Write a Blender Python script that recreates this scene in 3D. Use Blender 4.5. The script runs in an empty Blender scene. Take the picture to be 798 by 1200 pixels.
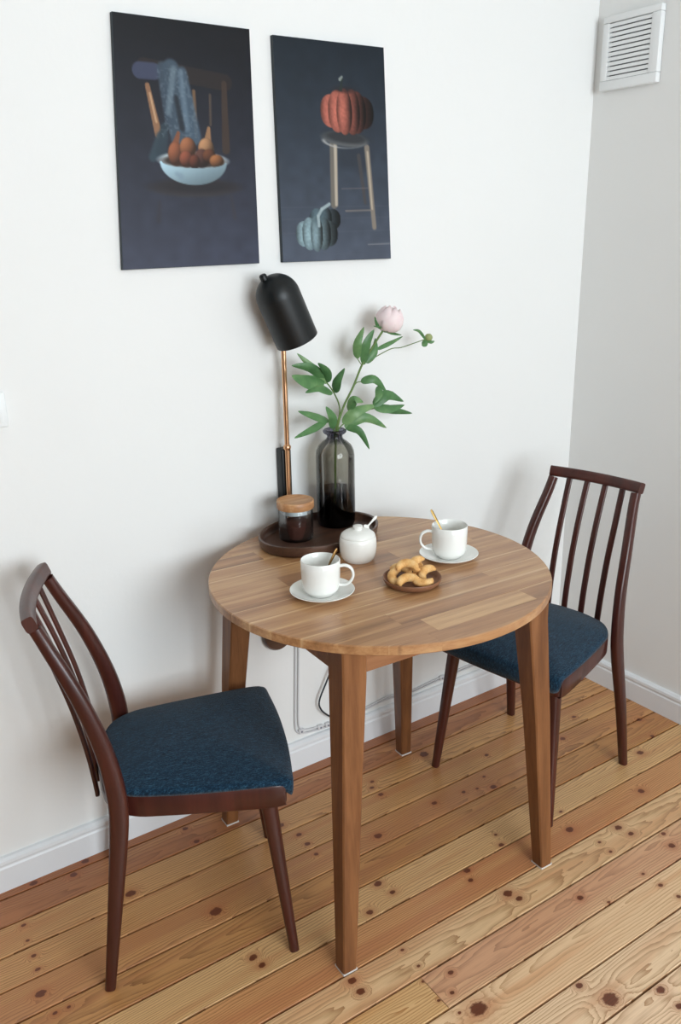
import bpy, bmesh, math, random
import numpy as np
from mathutils import Vector, Matrix
random.seed(7)
S = bpy.context.scene
COL = S.collection
PI = math.pi

# ------------------------------------------------------------------ camera, light, exposure
cam_d = bpy.data.cameras.new('camera')
cam = bpy.data.objects.new('camera', cam_d); COL.objects.link(cam)
YAW, PITCH, ROLL = 0.60123, 0.31287, 0.01838
fw = Vector((math.sin(YAW)*math.cos(PITCH), math.cos(YAW)*math.cos(PITCH), -math.sin(PITCH)))
rt = Vector((math.cos(YAW), -math.sin(YAW), 0)); dn = fw.cross(rt)
r2 = rt*math.cos(ROLL)+dn*math.sin(ROLL); d2 = dn*math.cos(ROLL)-rt*math.sin(ROLL)
M = Matrix((r2, -d2, -fw)).transposed().to_4x4(); M.translation = Vector((-2.198, -1.841, 1.474))
cam.matrix_world = M
cam_d.sensor_width = 36; cam_d.sensor_fit = 'AUTO'; cam_d.lens = 992.877*36/1200
cam_d.clip_start = .05
S.camera = cam
vs = S.view_settings
vs.view_transform = 'Standard'; vs.look = 'None'; vs.gamma = 1; vs.use_curve_mapping = False
vs.exposure = 0.35

world = bpy.data.worlds.new('world'); S.world = world; world.use_nodes = True
bg = world.node_tree.nodes['Background']; bg.inputs[0].default_value = (.80, .90, 1, 1); bg.inputs[1].default_value = 1.2

# daylight entering by the window of the wall opposite
RX0, RY0, RZ = -5.2, -4.1, 2.62          # room extents (corner of the photo is x=0, y=0)
WX0, WX1, WZ0, WZ1 = -2.5, -.28, .8, 2.5
ld = bpy.data.lights.new('window_daylight', 'AREA'); ld.shape = 'RECTANGLE'; ld.size = WX1-WX0-.1; ld.size_y = WZ1-WZ0-.1
ld.energy = 114; ld.color = (.885, .95, 1)
lo = bpy.data.objects.new('window_daylight', ld); COL.objects.link(lo)
lo.location = ((WX0+WX1)/2, RY0-.16, (WZ0+WZ1)/2); lo.rotation_euler = (PI/2, 0, 0)     # -Z of the lamp looks to +y

# ------------------------------------------------------------------ helpers
def srgb(r, g, b):
    f = lambda c: (c/255/12.92 if c <= 10.3 else ((c/255+.055)/1.055)**2.4)
    return (f(r), f(g), f(b), 1)

class NT:
    def __init__(s, name):
        s.m = bpy.data.materials.new(name); s.m.use_nodes = True; s.t = s.m.node_tree; s.n = s.t.nodes; s.l = s.t.links
        s.b = s.n['Principled BSDF']; s.out = s.n['Material Output']
    def put(s, sock, v):
        if isinstance(v, bpy.types.NodeSocket): s.l.new(v, sock)
        else: sock.default_value = v
    def new(s, ty, **kw):
        n = s.n.new(ty)
        for k, v in kw.items(): setattr(n, k, v)
        return n
    def math(s, op, a, b=0., c=None, clamp=False):
        n = s.new('ShaderNodeMath', operation=op, use_clamp=clamp)
        s.put(n.inputs[0], a); s.put(n.inputs[1], b)
        if c is not None: s.put(n.inputs[2], c)
        return n.outputs[0]
    def mix(s, f, a, b, mode='MIX'):
        n = s.new('ShaderNodeMix', data_type='RGBA', blend_type=mode)
        s.put(n.inputs[0], f); s.put(n.inputs[6], a); s.put(n.inputs[7], b); return n.outputs[2]
    def ramp(s, f, stops):
        n = s.new('ShaderNodeValToRGB'); e = n.color_ramp.elements
        while len(e) < len(stops): e.new(.5)
        for el, (p, c) in zip(e, stops): el.position = p; el.color = c
        s.put(n.inputs[0], f); return n.outputs[0]
    def coords(s): return s.new('ShaderNodeTexCoord').outputs['Object']
    def map(s, v, scale=(1,1,1), loc=(0,0,0), rot=(0,0,0)):
        n = s.new('ShaderNodeMapping'); s.put(n.inputs[0], v); n.inputs[1].default_value = loc; n.inputs[2].default_value = rot; n.inputs[3].default_value = scale
        return n.outputs[0]
    def noise(s, v, scale=5, detail=3, rough=.55, w=None):
        n = s.new('ShaderNodeTexNoise'); s.put(n.inputs['Vector'], v); n.inputs['Scale'].default_value = scale
        n.inputs['Detail'].default_value = detail; n.inputs['Roughness'].default_value = rough; return n.outputs[0]
    def attr(s, name):
        n = s.new('ShaderNodeAttribute', attribute_type='OBJECT', attribute_name=name); return n.outputs['Fac']
    def bump(s, h, strength=.2, dist=.001):
        n = s.new('ShaderNodeBump'); n.inputs['Strength'].default_value = strength; n.inputs['Distance'].default_value = dist
        s.put(n.inputs['Height'], h); s.l.new(n.outputs[0], s.b.inputs['Normal'])
    def base(s, c, rough=.5, spec=.5, metal=0., coat=0.):
        s.put(s.b.inputs['Base Color'], c); s.put(s.b.inputs['Roughness'], rough)
        s.b.inputs['Specular IOR Level'].default_value = spec; s.b.inputs['Metallic'].default_value = metal
        s.b.inputs['Coat Weight'].default_value = coat; s.b.inputs['Coat Roughness'].default_value = .15
        return s.m

def mat_plain(name, rgb, rough=.5, spec=.5, metal=0., coat=0., var=.06, vscale=30, bump=0.):
    t = NT(name); co = t.coords(); n = t.noise(co, vscale, 3)
    c = srgb(*rgb); lo_ = tuple(x*(1-var) for x in c[:3])+(1,); hi = tuple(min(1, x*(1+var)) for x in c[:3])+(1,)
    t.base(t.mix(n, lo_, hi), rough, spec, metal, coat)
    if bump: t.bump(n, bump)
    return t.m

def mesh(name, verts, faces, mat=None, parent=None, smooth=False, loc=None):
    me = bpy.data.meshes.new(name); me.from_pydata([tuple(v) for v in verts], [], faces); me.update()
    return link(name, me, mat, parent, smooth, loc)
def link(name, me, mat=None, parent=None, smooth=False, loc=None):
    if mat: me.materials.append(mat)
    if smooth:
        for p in me.polygons: p.use_smooth = True
    o = bpy.data.objects.new(name, me); COL.objects.link(o)
    if parent: o.parent = parent
    if loc: o.location = loc
    return o
def bm_obj(name, bm, mat=None, parent=None, smooth=False, loc=None):
    bmesh.ops.recalc_face_normals(bm, faces=bm.faces[:])
    me = bpy.data.meshes.new(name); bm.to_mesh(me); bm.free()
    return link(name, me, mat, parent, smooth, loc)
def sharp(o, ang=35):
    me = o.data; bm = bmesh.new(); bm.from_mesh(me)
    for e in bm.edges:
        if len(e.link_faces) == 2 and e.calc_face_angle(0) > math.radians(ang): e.smooth = False
    for f in bm.faces: f.smooth = True
    bm.to_mesh(me); bm.free(); return o
def box_bm(x0, x1, y0, y1, z0, z1, bev=0., seg=2, bm=None):
    b = bmesh.new()
    vs_ = [b.verts.new((x, y, z)) for x in (x0, x1) for y in (y0, y1) for z in (z0, z1)]
    for f in ((0,1,3,2),(4,6,7,5),(0,4,5,1),(2,3,7,6),(0,2,6,4),(1,5,7,3)): b.faces.new([vs_[i] for i in f])
    bmesh.ops.recalc_face_normals(b, faces=b.faces[:])
    if bev: bmesh.ops.bevel(b, geom=b.edges[:]+b.verts[:], offset=bev, segments=seg, profile=.5, affect='EDGES')
    return b
def box(name, x0, x1, y0, y1, z0, z1, mat=None, parent=None, bev=0., seg=2, loc=None):
    o = bm_obj(name, box_bm(x0, x1, y0, y1, z0, z1, bev, seg), mat, parent, False, loc)
    return sharp(o) if bev and seg > 1 else o
def lathe(name, prof, mat=None, parent=None, seg=48, loc=None, sx=1., sy=1., smooth=True):
    vs_, fs, idx = [], [], []
    for r, z in prof:
        if r < 1e-6: idx.append([len(vs_)]*seg); vs_.append((0, 0, z))
        else:
            idx.append(list(range(len(vs_), len(vs_)+seg)))
            vs_ += [(r*sx*math.cos(2*PI*k/seg), r*sy*math.sin(2*PI*k/seg), z) for k in range(seg)]
    for a, b in zip(idx, idx[1:]):
        for k in range(seg):
            q = [a[k], a[(k+1) % seg], b[(k+1) % seg], b[k]]
            u = []
            for i in q:
                if i not in u: u.append(i)
            if len(u) > 2: fs.append(u)
    o = mesh(name, vs_, fs, mat, parent, smooth, loc)
    bm = bmesh.new(); bm.from_mesh(o.data); bmesh.ops.recalc_face_normals(bm, faces=bm.faces[:]); bm.to_mesh(o.data); bm.free()
    return sharp(o, 50) if smooth else o
def cr(pts, n=6, closed=False):
    P = [Vector(p) for p in pts]; out = []
    N = len(P)
    rng = range(N) if closed else range(N-1)
    for i in rng:
        g = (lambda k: P[k % N]) if closed else (lambda k: P[max(0, min(N-1, k))])
        a, b, c, d = g(i-1), g(i), g(i+1), g(i+2)
        for j in range(n):
            t = j/n
            out.append(.5*((2*b)+(c-a)*t+(2*a-5*b+4*c-d)*t*t+(3*b-a-3*c+d)*t**3))
    if not closed: out.append(P[-1])
    return out
def sweep(name, path, size, mat=None, parent=None, seg=10, up=(0, 1, 0), power=2., closed_ends=True, bm_only=False, smooth=True):
    """path: points; size: list of (half width along 'side', half height along 'up-ish'), superellipse section"""
    P = [Vector(p) for p in path]; n = len(P); vs_ = []; fs = []
    upv = Vector(up)
    for i, p in enumerate(P):
        t = (P[min(i+1, n-1)]-P[max(i-1, 0)]).normalized()
        s = t.cross(upv)
        if s.length < 1e-4: s = t.cross(Vector((1, 0, 0)))
        s.normalize(); u = s.cross(t).normalized()
        a, b = size[i] if isinstance(size, list) else size
        for k in range(seg):
            th = 2*PI*(k+.5)/seg; c, si = math.cos(th), math.sin(th)
            x = math.copysign(abs(c)**(2/power), c)*a; y = math.copysign(abs(si)**(2/power), si)*b
            vs_.append(p+s*x+u*y)
    for i in range(n-1):
        for k in range(seg):
            fs.append((i*seg+k, i*seg+(k+1) % seg, (i+1)*seg+(k+1) % seg, (i+1)*seg+k))
    fs.append(tuple(range(seg))[::-1]); fs.append(tuple((n-1)*seg+k for k in range(seg)))
    o = mesh(name, vs_, fs, mat, parent, smooth)
    bm = bmesh.new(); bm.from_mesh(o.data); bmesh.ops.recalc_face_normals(bm, faces=bm.faces[:]); bm.to_mesh(o.data); bm.free()
    return sharp(o, 60) if smooth else o
def tube(name, path, r, mat=None, parent=None, seg=8):
    return sweep(name, path, (r, r) if not isinstance(r, list) else [(x, x) for x in r], mat, parent, seg, up=(.13, .21, .97))
def thing(name, label, cat, loc=(0, 0, 0), rz=0., group=None):
    o = bpy.data.objects.new(name, None); COL.objects.link(o); o.location = loc; o.rotation_euler = (0, 0, rz); o.empty_display_size = .05
    return tag(o, label, cat, group)
def tag(o, label=None, cat=None, group=None, kind=None):
    if label: o['label'] = label
    if cat: o['category'] = cat
    if group: o['group'] = group
    if kind: o['kind'] = kind
    return o
def struct(o): o['kind'] = 'structure'; return o
def dup(root, loc, rz, label):
    r = root.copy(); COL.objects.link(r); r.location = loc; r.rotation_euler = (0, 0, rz); r['label'] = label
    for ch in list(root.children):
        c = ch.copy(); COL.objects.link(c); c.parent = r
        for g in list(ch.children):
            d = g.copy(); COL.objects.link(d); d.parent = c
    return r

# ------------------------------------------------------------------ materials
def mat_wall(name, rgb):
    t = NT(name); co = t.coords()
    n = t.noise(co, 1.6, 4); f = t.noise(co, 55, 4)
    c = srgb(*rgb); c2 = tuple(x*.965 for x in c[:3])+(1,)
    t.base(t.mix(n, c, c2), .75, .25)
    h = t.math('ADD', t.math('MULTIPLY', n, 6.), t.math('MULTIPLY', f, .35))
    t.bump(h, .25, .004); return t.m
M_wall = mat_wall('wall_paint', (238, 238, 236))
M_wall_side = mat_wall('wall_paint_bounce_cut', (92, 88, 84))  # unseen left wall, colour darkened to cut bounce light on the right wall
M_ceil = mat_wall('ceiling_paint', (240, 240, 238))
M_base = mat_plain('baseboard_paint', (232, 234, 236), .4, .5, var=.03, vscale=9, bump=.05)
M_sub = mat_plain('subfloor', (38, 24, 15), .9, .1)
M_white_plastic = mat_plain('white_plastic', (236, 238, 238), .35, .5, var=.02)
M_grey_slot = mat_plain('vent_shadow_box', (120, 122, 124), .8, .2)
M_ceramic = mat_plain('white_glazed_ceramic', (243, 243, 238), .12, .55, coat=.4, var=.015)
M_ceramic_matt = mat_plain('white_satin_ceramic', (240, 239, 233), .25, .5, coat=.2, var=.02)
M_gold = mat_plain('brushed_brass_spoon', (196, 160, 96), .3, .5, 1.)
M_spoon_reflection = mat_plain('spoon_painted_reflection', (150, 116, 72), .35, .5, 1.)  # brown of the left spoon is its reflection, painted into the metal colour
M_brass = mat_plain('copper_brass', (216, 168, 128), .28, .5, 1.)
M_black = mat_plain('matt_black_enamel', (13, 18, 20), .42, .4, var=.1)
M_green_stem = mat_plain('stem_green', (96, 122, 62), .5, .4, var=.2)
M_cable_white = mat_plain('white_cable', (214, 214, 216), .5, .4)
M_cable_black = mat_plain('black_cable', (42, 50, 58), .5, .4)
M_pad = mat_plain('felt_pad', (214, 210, 204), .9, .2)
M_steel = mat_plain('grey_nail', (150, 156, 170), .4, .5, .6)

def mat_wood(name, dark, mid, light, rough=.4, freq=1., axis='x', toned=False, coat=0., spec=.45, contrast=1., sap=False):
    t = NT(name); co = t.coords()
    sc = {'x': (1.2, 22, 22), 'z': (22, 22, 1.2), 'y': (22, 1.2, 22)}[axis]
    if toned:
        off = t.new('ShaderNodeCombineXYZ'); a = t.attr('tone')
        for i in range(3): t.l.new(t.math('MULTIPLY', a, 13.7+5*i), off.inputs[i])
        v = t.new('ShaderNodeVectorMath', operation='ADD'); t.l.new(co, v.inputs[0]); t.l.new(off.outputs[0], v.inputs[1]); co = v.outputs[0]
    m1 = t.map(co, tuple(s*freq for s in sc))
    n1 = t.noise(m1, 1.6, 5, .6); n2 = t.noise(t.map(co, tuple(s*freq*4 for s in sc)), 2.2, 3, .6)
    n3 = t.noise(t.map(co, tuple(s*freq*.25 for s in sc)), 2, 2)
    f = t.math('ADD', t.math('MULTIPLY', n1, .6), t.math('ADD', t.math('MULTIPLY', n2, .25), t.math('MULTIPLY', n3, .25)))
    if toned: f = t.math('ADD', f, t.math('MULTIPLY', t.math('SUBTRACT', a, .5), .30))
    k = .22/contrast
    c = t.ramp(f, [(.5-k, srgb(*dark)), (.52, srgb(*mid)), (.54+k, srgb(*light))])
    if sap:
        g = t.new('ShaderNodeSeparateXYZ'); t.l.new(t.new('ShaderNodeTexCoord').outputs['Generated'], g.inputs[0])
        e = t.math('ADD', g.outputs[1], t.math('MULTIPLY', t.math('SUBTRACT', n3, .5), .35))
        mr = t.new('ShaderNodeMapRange', interpolation_type='SMOOTHSTEP'); t.put(mr.inputs[0], e); mr.inputs[1].default_value = .86; mr.inputs[2].default_value = .98
        pick = t.math('GREATER_THAN', t.math('FRACT', t.math('MULTIPLY', a, 17.3)), .45)
        c = t.mix(t.math('MULTIPLY', t.math('MULTIPLY', mr.outputs[0], pick), .75), c, srgb(218, 182, 138))
        st = t.noise(t.map(co, (5, 38, 5)), 1.3, 2)
        mr = t.new('ShaderNodeMapRange', interpolation_type='SMOOTHSTEP'); t.put(mr.inputs[0], st); mr.inputs[1].default_value = .66; mr.inputs[2].default_value = .78
        c = t.mix(t.math('MULTIPLY', mr.outputs[0], .6), c, srgb(98, 60, 38))
    t.base(c, t.math('ADD', t.math('MULTIPLY', n2, .15), rough-.07), spec, 0., coat)
    t.bump(n2, .08, .0006); return t.m
M_acacia = mat_wood('acacia_staves', (112, 74, 46), (172, 124, 83), (212, 170, 122), .33, toned=True, coat=.2, sap=True)
M_acacia_leg = mat_wood('acacia_leg', (78, 46, 26), (120, 76, 44), (154, 104, 64), .42, axis='z', toned=True)
M_acacia_core = mat_wood('acacia_underside', (104, 66, 42), (146, 98, 64), (180, 130, 90), .45)
M_mahogany = mat_wood('mahogany_stain', (42, 15, 11), (63, 25, 18), (86, 36, 26), .38, .8, axis='z', coat=.25, contrast=.8)
M_walnut = mat_wood('dark_walnut', (50, 32, 25), (76, 52, 41), (104, 76, 60), .34, axis='x', coat=.15)
M_bowlwood = mat_wood('brown_turned_wood', (88, 58, 40), (124, 84, 60), (150, 106, 78), .45, 1.4)
M_lid = mat_wood('acacia_lid', (132, 84, 52), (184, 132, 88), (226, 190, 146), .42, 1.6)

def mat_fabric():
    t = NT('navy_bouclé_fabric'.replace('é', 'e')); co = t.coords()
    w1 = t.noise(t.map(co, (1, 2.6, 1)), 230, 3, .75); n = t.noise(t.map(co, (.6, 3, 1)), 120, 3); n2 = t.noise(co, 7, 2)
    f = t.math('ADD', t.math('MULTIPLY', w1, .65), t.math('MULTIPLY', n, .35))
    c = t.ramp(f, [(.36, srgb(6, 20, 33)), (.51, srgb(19, 46, 66)), (.66, srgb(50, 90, 114))])
    c = t.mix(t.math('MULTIPLY', n2, .15), c, srgb(20, 44, 62))
    t.base(c, .9, .15); t.b.inputs['Sheen Weight'].default_value = .12; t.b.inputs['Sheen Roughness'].default_value = .5
    t.bump(f, .7, .0025); return t.m
M_fabric = mat_fabric()

def mat_glass(name, tint, gloss=.9, rough=.02):
    """thin walled tinted glass: clear tinted transmission under a fresnel reflection"""
    t = NT(name); t.n.remove(t.b)
    co = t.coords()
    tr = t.new('ShaderNodeBsdfTransparent'); gl = t.new('ShaderNodeBsdfGlossy'); gl.inputs['Roughness'].default_value = rough
    c = tint(t, co) if callable(tint) else tint
    t.put(tr.inputs[0], c)
    fr = t.new('ShaderNodeFresnel'); fr.inputs[0].default_value = 1.45
    mx = t.new('ShaderNodeMixShader'); t.put(mx.inputs[0], t.math('MULTIPLY', fr.outputs[0], gloss, clamp=True))
    t.l.new(tr.outputs[0], mx.inputs[1]); t.l.new(gl.outputs[0], mx.inputs[2]); t.l.new(mx.outputs[0], t.out.inputs[0])
    return t.m
M_clear = mat_glass('clear_glass', (.96, .97, .97, 1), .8)
def vase_tint_refracted(t, co):
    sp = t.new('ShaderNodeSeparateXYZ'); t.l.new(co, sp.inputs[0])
    return t.ramp(t.math('DIVIDE', sp.outputs[2], .26), [(0., (.05, .05, .07, 1)), (.2, (.10, .10, .13, 1)), (.30, (.50, .50, .52, 1)), (.42, (.73, .72, .69, 1)), (.84, (.77, .76, .72, 1)), (.9, (.52, .52, .58, 1)), (1., (.45, .45, .52, 1))])  # base darkened in the tint to imitate the dark tray refracted through glass
M_vase = mat_glass('smoke_grey_glass', vase_tint_refracted, .8)
M_water = mat_glass('water', (.55, .56, .6, 1), .5)

# ------------------------------------------------------------------ pine floor boards
BOARD_EDGES = [.03, -.039, -.129, -.219, -.311, -.402, -.492, -.586, -.681, -.773, -.866, -.965, -1.063]
while BOARD_EDGES[-1] > RY0-.1: BOARD_EDGES.append(BOARD_EDGES[-1]-.094)
BROT = math.radians(-.8)
KNOTS = [(-1.695,-0.197,0.0146),(-1.953,-0.357,0.0136),(-1.931,-0.147,0.0073),(-1.936,-0.198,0.0054),(-1.937,-0.249,0.0070),(-1.940,-0.291,0.0069),(-1.943,-0.421,0.0066),(-1.916,-0.423,0.0050),(-1.786,-0.054,0.0114),(-1.874,-0.026,0.0114),(-1.746,-0.024,0.0115),(-1.556,-0.367,0.0176),(-1.279,-0.196,0.0116),(-1.488,-0.122,0.0096),(-1.490,-0.059,0.0097),(-1.260,-0.255,0.0095),(-1.261,-0.298,0.0094),(-1.264,-0.343,0.0074),(-0.766,-0.171,0.0171),(-0.618,-0.284,0.0086),(-0.711,-0.407,0.0123),(-0.891,-0.364,0.0099),(-1.097,-0.380,0.0132),(-0.971,-0.187,0.0082),(-0.988,-0.209,0.0081),(-0.987,-0.248,0.0100),(-0.794,-0.375,0.0081),(-0.699,-0.357,0.0062),(-0.753,-0.386,0.0061),(-0.848,-0.555,0.0057),(-0.864,-0.591,0.0095),(-1.200,-0.516,0.0125),(-1.189,-0.558,0.0089),(-0.246,-0.296,0.0093),(-0.370,-0.359,0.0112),(-0.091,-0.429,0.0118),(-0.139,-0.511,0.0092),(-0.243,-0.545,0.0134),(-0.395,-0.661,0.0126),(-0.679,-0.653,0.0137),(-0.572,-0.722,0.0119),(-0.565,-0.756,0.0099),(-0.642,-0.591,0.0060),(-0.997,-0.608,0.0110),(-1.013,-0.637,0.0090),(-0.972,-0.720,0.0143),(-0.962,-0.747,0.0107),(-1.270,-0.577,0.0104),(-1.412,-0.706,0.0114),(-1.413,-0.738,0.0113),(-1.276,-0.758,0.0050),(-1.277,-0.705,0.0050),(-1.232,-0.811,0.0082),(-1.263,-0.850,0.0065),(-1.297,-0.848,0.0048),(-1.294,-0.794,0.0049),(-1.246,-0.909,0.0224),(-1.283,-0.894,0.0048),(-1.551,-0.533,0.0117),(-1.545,-0.562,0.0100),(-0.846,-0.828,0.0108),(-0.520,-0.845,0.0118),(-0.498,-0.805,0.0080),(-1.039,-0.990,0.0100),(-1.014,-1.048,0.0215),(-0.913,-1.093,0.0118),(-0.916,-1.139,0.0100),(-0.660,-0.912,0.0075),(-0.658,-0.959,0.0074),(-0.662,-0.865,0.0057),(-0.803,-0.876,0.0054),(-0.656,-0.730,0.0058),(-0.662,-0.769,0.0058)]
CATHEDRAL = {5: -.93}
def warm(c): return (c[0], int(c[1]*.975), int(c[2]*.95))
def mat_pine(name, y0, width, light, dark, red, redness, knots, seed, freq=120., line=.9, hslope=.03, hx=0., yoff=.0):
    freq *= 1.45
    light, dark, red = warm(light), tuple(int(v*.86) for v in warm(dark)), warm(red); redness += .08
    t = NT(name); co = t.coords()
    sp = t.new('ShaderNodeSeparateXYZ'); t.l.new(co, sp.inputs[0]); X, Y = sp.outputs[0], sp.outputs[1]
    wob = t.noise(t.map(co, (1.1, 5, 1), (seed*3.1, seed*1.7, 0)), 2.0, 3, .5)
    wob2 = t.noise(t.map(co, (4, 22, 1), (seed*1.1, seed*.7, 0)), 2.2, 2, .5)
    yy = t.math('ADD', t.math('SUBTRACT', Y, y0+yoff), t.math('MULTIPLY', t.math('SUBTRACT', wob, .5), .05))
    hh = t.math('ADD', t.math('MULTIPLY', t.math('SUBTRACT', X, hx), hslope), t.math('MULTIPLY', t.math('SUBTRACT', wob2, .5), .012))
    R = t.math('MULTIPLY', t.math('SQRT', t.math('ADD', t.math('MULTIPLY', yy, yy), t.math('MULTIPLY', hh, hh))), freq)
    kmask = kdark = None
    kn_n = t.noise(t.map(co, (60, 90, 1), (seed, seed, 0)), 1.6, 3, .6) if knots else None
    for kx, ky, kr in knots:
        dx = t.math('MULTIPLY', t.math('SUBTRACT', X, kx), .8); dy = t.math('SUBTRACT', Y, ky)
        d = t.math('SQRT', t.math('ADD', t.math('MULTIPLY', dx, dx), t.math('MULTIPLY', dy, dy)))
        d = t.math('ADD', d, t.math('MULTIPLY', t.math('SUBTRACT', kn_n, .5), kr*.85))
        q = t.math('DIVIDE', d, kr*1.7)
        w = t.math('EXPONENT', t.math('MULTIPLY', t.math('MULTIPLY', q, q), -1.))
        R = t.math('ADD', t.math('MULTIPLY', R, t.math('SUBTRACT', 1., w)), t.math('MULTIPLY', w, t.math('MULTIPLY', d, freq*2.2)))
        mr = t.new('ShaderNodeMapRange', interpolation_type='SMOOTHSTEP'); t.put(mr.inputs[0], d)
        mr.inputs[1].default_value = kr*1.0; mr.inputs[2].default_value = kr*.72; mr.inputs[3].default_value = 0; mr.inputs[4].default_value = 1
        core = mr.outputs[0]
        kmask = w if kmask is None else t.math('MAXIMUM', kmask, w)
        kdark = core if kdark is None else t.math('MAXIMUM', kdark, core)
    ring = t.math('FRACT', R)
    ring = t.math('POWER', ring, 2.4)
    fine = t.noise(t.map(co, (3, 160, 1), (seed, 0, 0)), 2.4, 3, .6)
    lv = t.math('MULTIPLY', ring, line)
    lv = t.math('ADD', lv, t.math('MULTIPLY', t.math('SUBTRACT', fine, .5), 1.1))
    big = t.noise(t.map(co, (.8, 13, 1), (seed*2.3, seed*.9, 0)), 1.8, 2, .5)
    c = t.mix(t.math('MULTIPLY', lv, 1., clamp=True), srgb(*light), srgb(*dark))
    rf = t.new('ShaderNodeMapRange', interpolation_type='SMOOTHSTEP'); t.put(rf.inputs[0], big)
    rf.inputs[1].default_value = .62-redness*.45; rf.inputs[2].default_value = .82-redness*.45
    c = t.mix(t.math('MULTIPLY', rf.outputs[0], .75), c, t.mix(t.math('MULTIPLY', lv, .8, clamp=True), srgb(*red), srgb(*[int(v*.78) for v in red])))
    if kmask is not None:
        c = t.mix(t.math('MULTIPLY', kmask, .55), c, srgb(164, 84, 44))
        c = t.mix(t.math('MULTIPLY', kdark, .92), c, t.mix(t.math('MULTIPLY', fine, 1.2, clamp=True), srgb(44, 18, 10), srgb(116, 54, 28)))
    t.base(c, t.math('ADD', t.math('MULTIPLY', fine, .12), .30), .4, 0., .12)
    t.bump(t.math('MULTIPLY', lv, -1.), .06, .0006)
    return t.m
LT, DK, RD = (212, 166, 114), (160, 104, 58), (188, 128, 84)
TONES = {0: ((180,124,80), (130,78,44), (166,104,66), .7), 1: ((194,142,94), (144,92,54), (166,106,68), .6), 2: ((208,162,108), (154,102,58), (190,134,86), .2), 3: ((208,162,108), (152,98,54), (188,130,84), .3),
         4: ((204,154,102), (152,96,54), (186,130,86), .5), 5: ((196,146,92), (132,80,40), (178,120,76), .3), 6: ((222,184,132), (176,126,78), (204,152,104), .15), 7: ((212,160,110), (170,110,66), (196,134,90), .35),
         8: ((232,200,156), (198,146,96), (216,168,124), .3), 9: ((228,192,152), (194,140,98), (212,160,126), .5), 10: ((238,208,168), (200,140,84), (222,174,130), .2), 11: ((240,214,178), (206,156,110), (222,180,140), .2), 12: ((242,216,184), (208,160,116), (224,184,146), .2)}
GENERIC = [mat_pine('pine_board_plain', -2., .1, LT, DK, RD, .2+.2*i, [], 40+i) for i in range(3)]
floor = struct(box('floor', RX0-.15, .15, RY0-.15, .15, -.06, -.021, M_sub))
def board(x0, x1, ya, yb, mat):
    g = .0026; ya -= g; yb += g; ch = .0008
    c, s = math.cos(BROT), math.sin(BROT)
    ro = lambda x, y, z: ((x+1.9)*c-y*s-1.9, (x+1.9)*s+y*c, z)
    v = []
    for z, e in ((-.021, 0), (-ch, 0), (0, ch)):
        v += [ro(x0+e, yb+e, z), ro(x1-e, yb+e, z), ro(x1-e, ya-e, z), ro(x0+e, ya-e, z)]
    f = [(8, 9, 10, 11)]
    for a in (0, 4):
        for k in range(4): f.append((a+k, a+(k+1) % 4, a+4+(k+1) % 4, a+4+k))
    return mesh('plank', v, f, mat, floor)
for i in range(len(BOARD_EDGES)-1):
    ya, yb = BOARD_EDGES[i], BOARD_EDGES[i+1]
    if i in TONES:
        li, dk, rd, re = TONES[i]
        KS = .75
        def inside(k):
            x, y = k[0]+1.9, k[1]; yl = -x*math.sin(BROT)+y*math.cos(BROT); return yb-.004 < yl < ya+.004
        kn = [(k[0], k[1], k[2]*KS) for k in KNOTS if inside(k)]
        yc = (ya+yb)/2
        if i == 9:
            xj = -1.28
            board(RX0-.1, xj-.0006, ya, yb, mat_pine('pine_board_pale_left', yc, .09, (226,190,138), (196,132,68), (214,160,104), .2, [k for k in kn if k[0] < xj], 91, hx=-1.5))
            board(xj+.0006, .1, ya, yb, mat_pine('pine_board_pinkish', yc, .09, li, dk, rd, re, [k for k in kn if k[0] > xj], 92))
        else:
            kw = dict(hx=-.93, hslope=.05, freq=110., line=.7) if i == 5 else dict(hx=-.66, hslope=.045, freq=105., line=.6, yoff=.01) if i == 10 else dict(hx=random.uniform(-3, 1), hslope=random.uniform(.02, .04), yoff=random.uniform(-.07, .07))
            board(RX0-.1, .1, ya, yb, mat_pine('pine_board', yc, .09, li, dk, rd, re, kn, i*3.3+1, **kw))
    else:
        xs = -.4-((i*1.37) % 3.2)
        board(RX0-.1, xs-.0006, ya, yb, GENERIC[i % 3]); board(xs+.0006, .1, ya, yb, GENERIC[(i+1) % 3])

# ------------------------------------------------------------------ room shell
T_ = .12
struct(box('wall_back', RX0-T_, T_, 0, T_, 0, RZ, M_wall))
struct(box('wall_right', 0, T_, RY0-T_, 0, 0, RZ, M_wall))
struct(box('wall_left', RX0-T_, RX0, RY0-T_, 0, 0, RZ, M_wall_side))
def front_wall():
    b = bmesh.new()
    for a in ((RX0, WX0, 0, RZ), (WX1, 0, 0, RZ), (WX0, WX1, 0, WZ0), (WX0, WX1, WZ1, RZ)):
        t = box_bm(a[0], a[1], RY0-T_, RY0, a[2], a[3]); me = bpy.data.meshes.new('tmp'); t.to_mesh(me); t.free(); b.from_mesh(me); bpy.data.meshes.remove(me)
    return bm_obj('wall_front', b, M_wall)
struct(front_wall())
struct(box('ceiling', RX0-T_, T_, RY0-T_, T_, RZ, RZ+.1, M_ceil))
win = struct(bpy.data.objects.new('window_1', None)); COL.objects.link(win)
yw0, yw1 = RY0-.09, RY0-.03
for a in ((WX0, WX1, WZ0, WZ0+.06), (WX0, WX1, WZ1-.06, WZ1), (WX0, WX0+.06, WZ0+.06, WZ1-.06), (WX1-.06, WX1, WZ0+.06, WZ1-.06), ((WX0+WX1)/2-.04, (WX0+WX1)/2+.04, WZ0+.06, WZ1-.06)):
    box('window_frame', a[0], a[1], yw0, yw1, a[2], a[3], M_white_plastic, win, .006)
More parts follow.
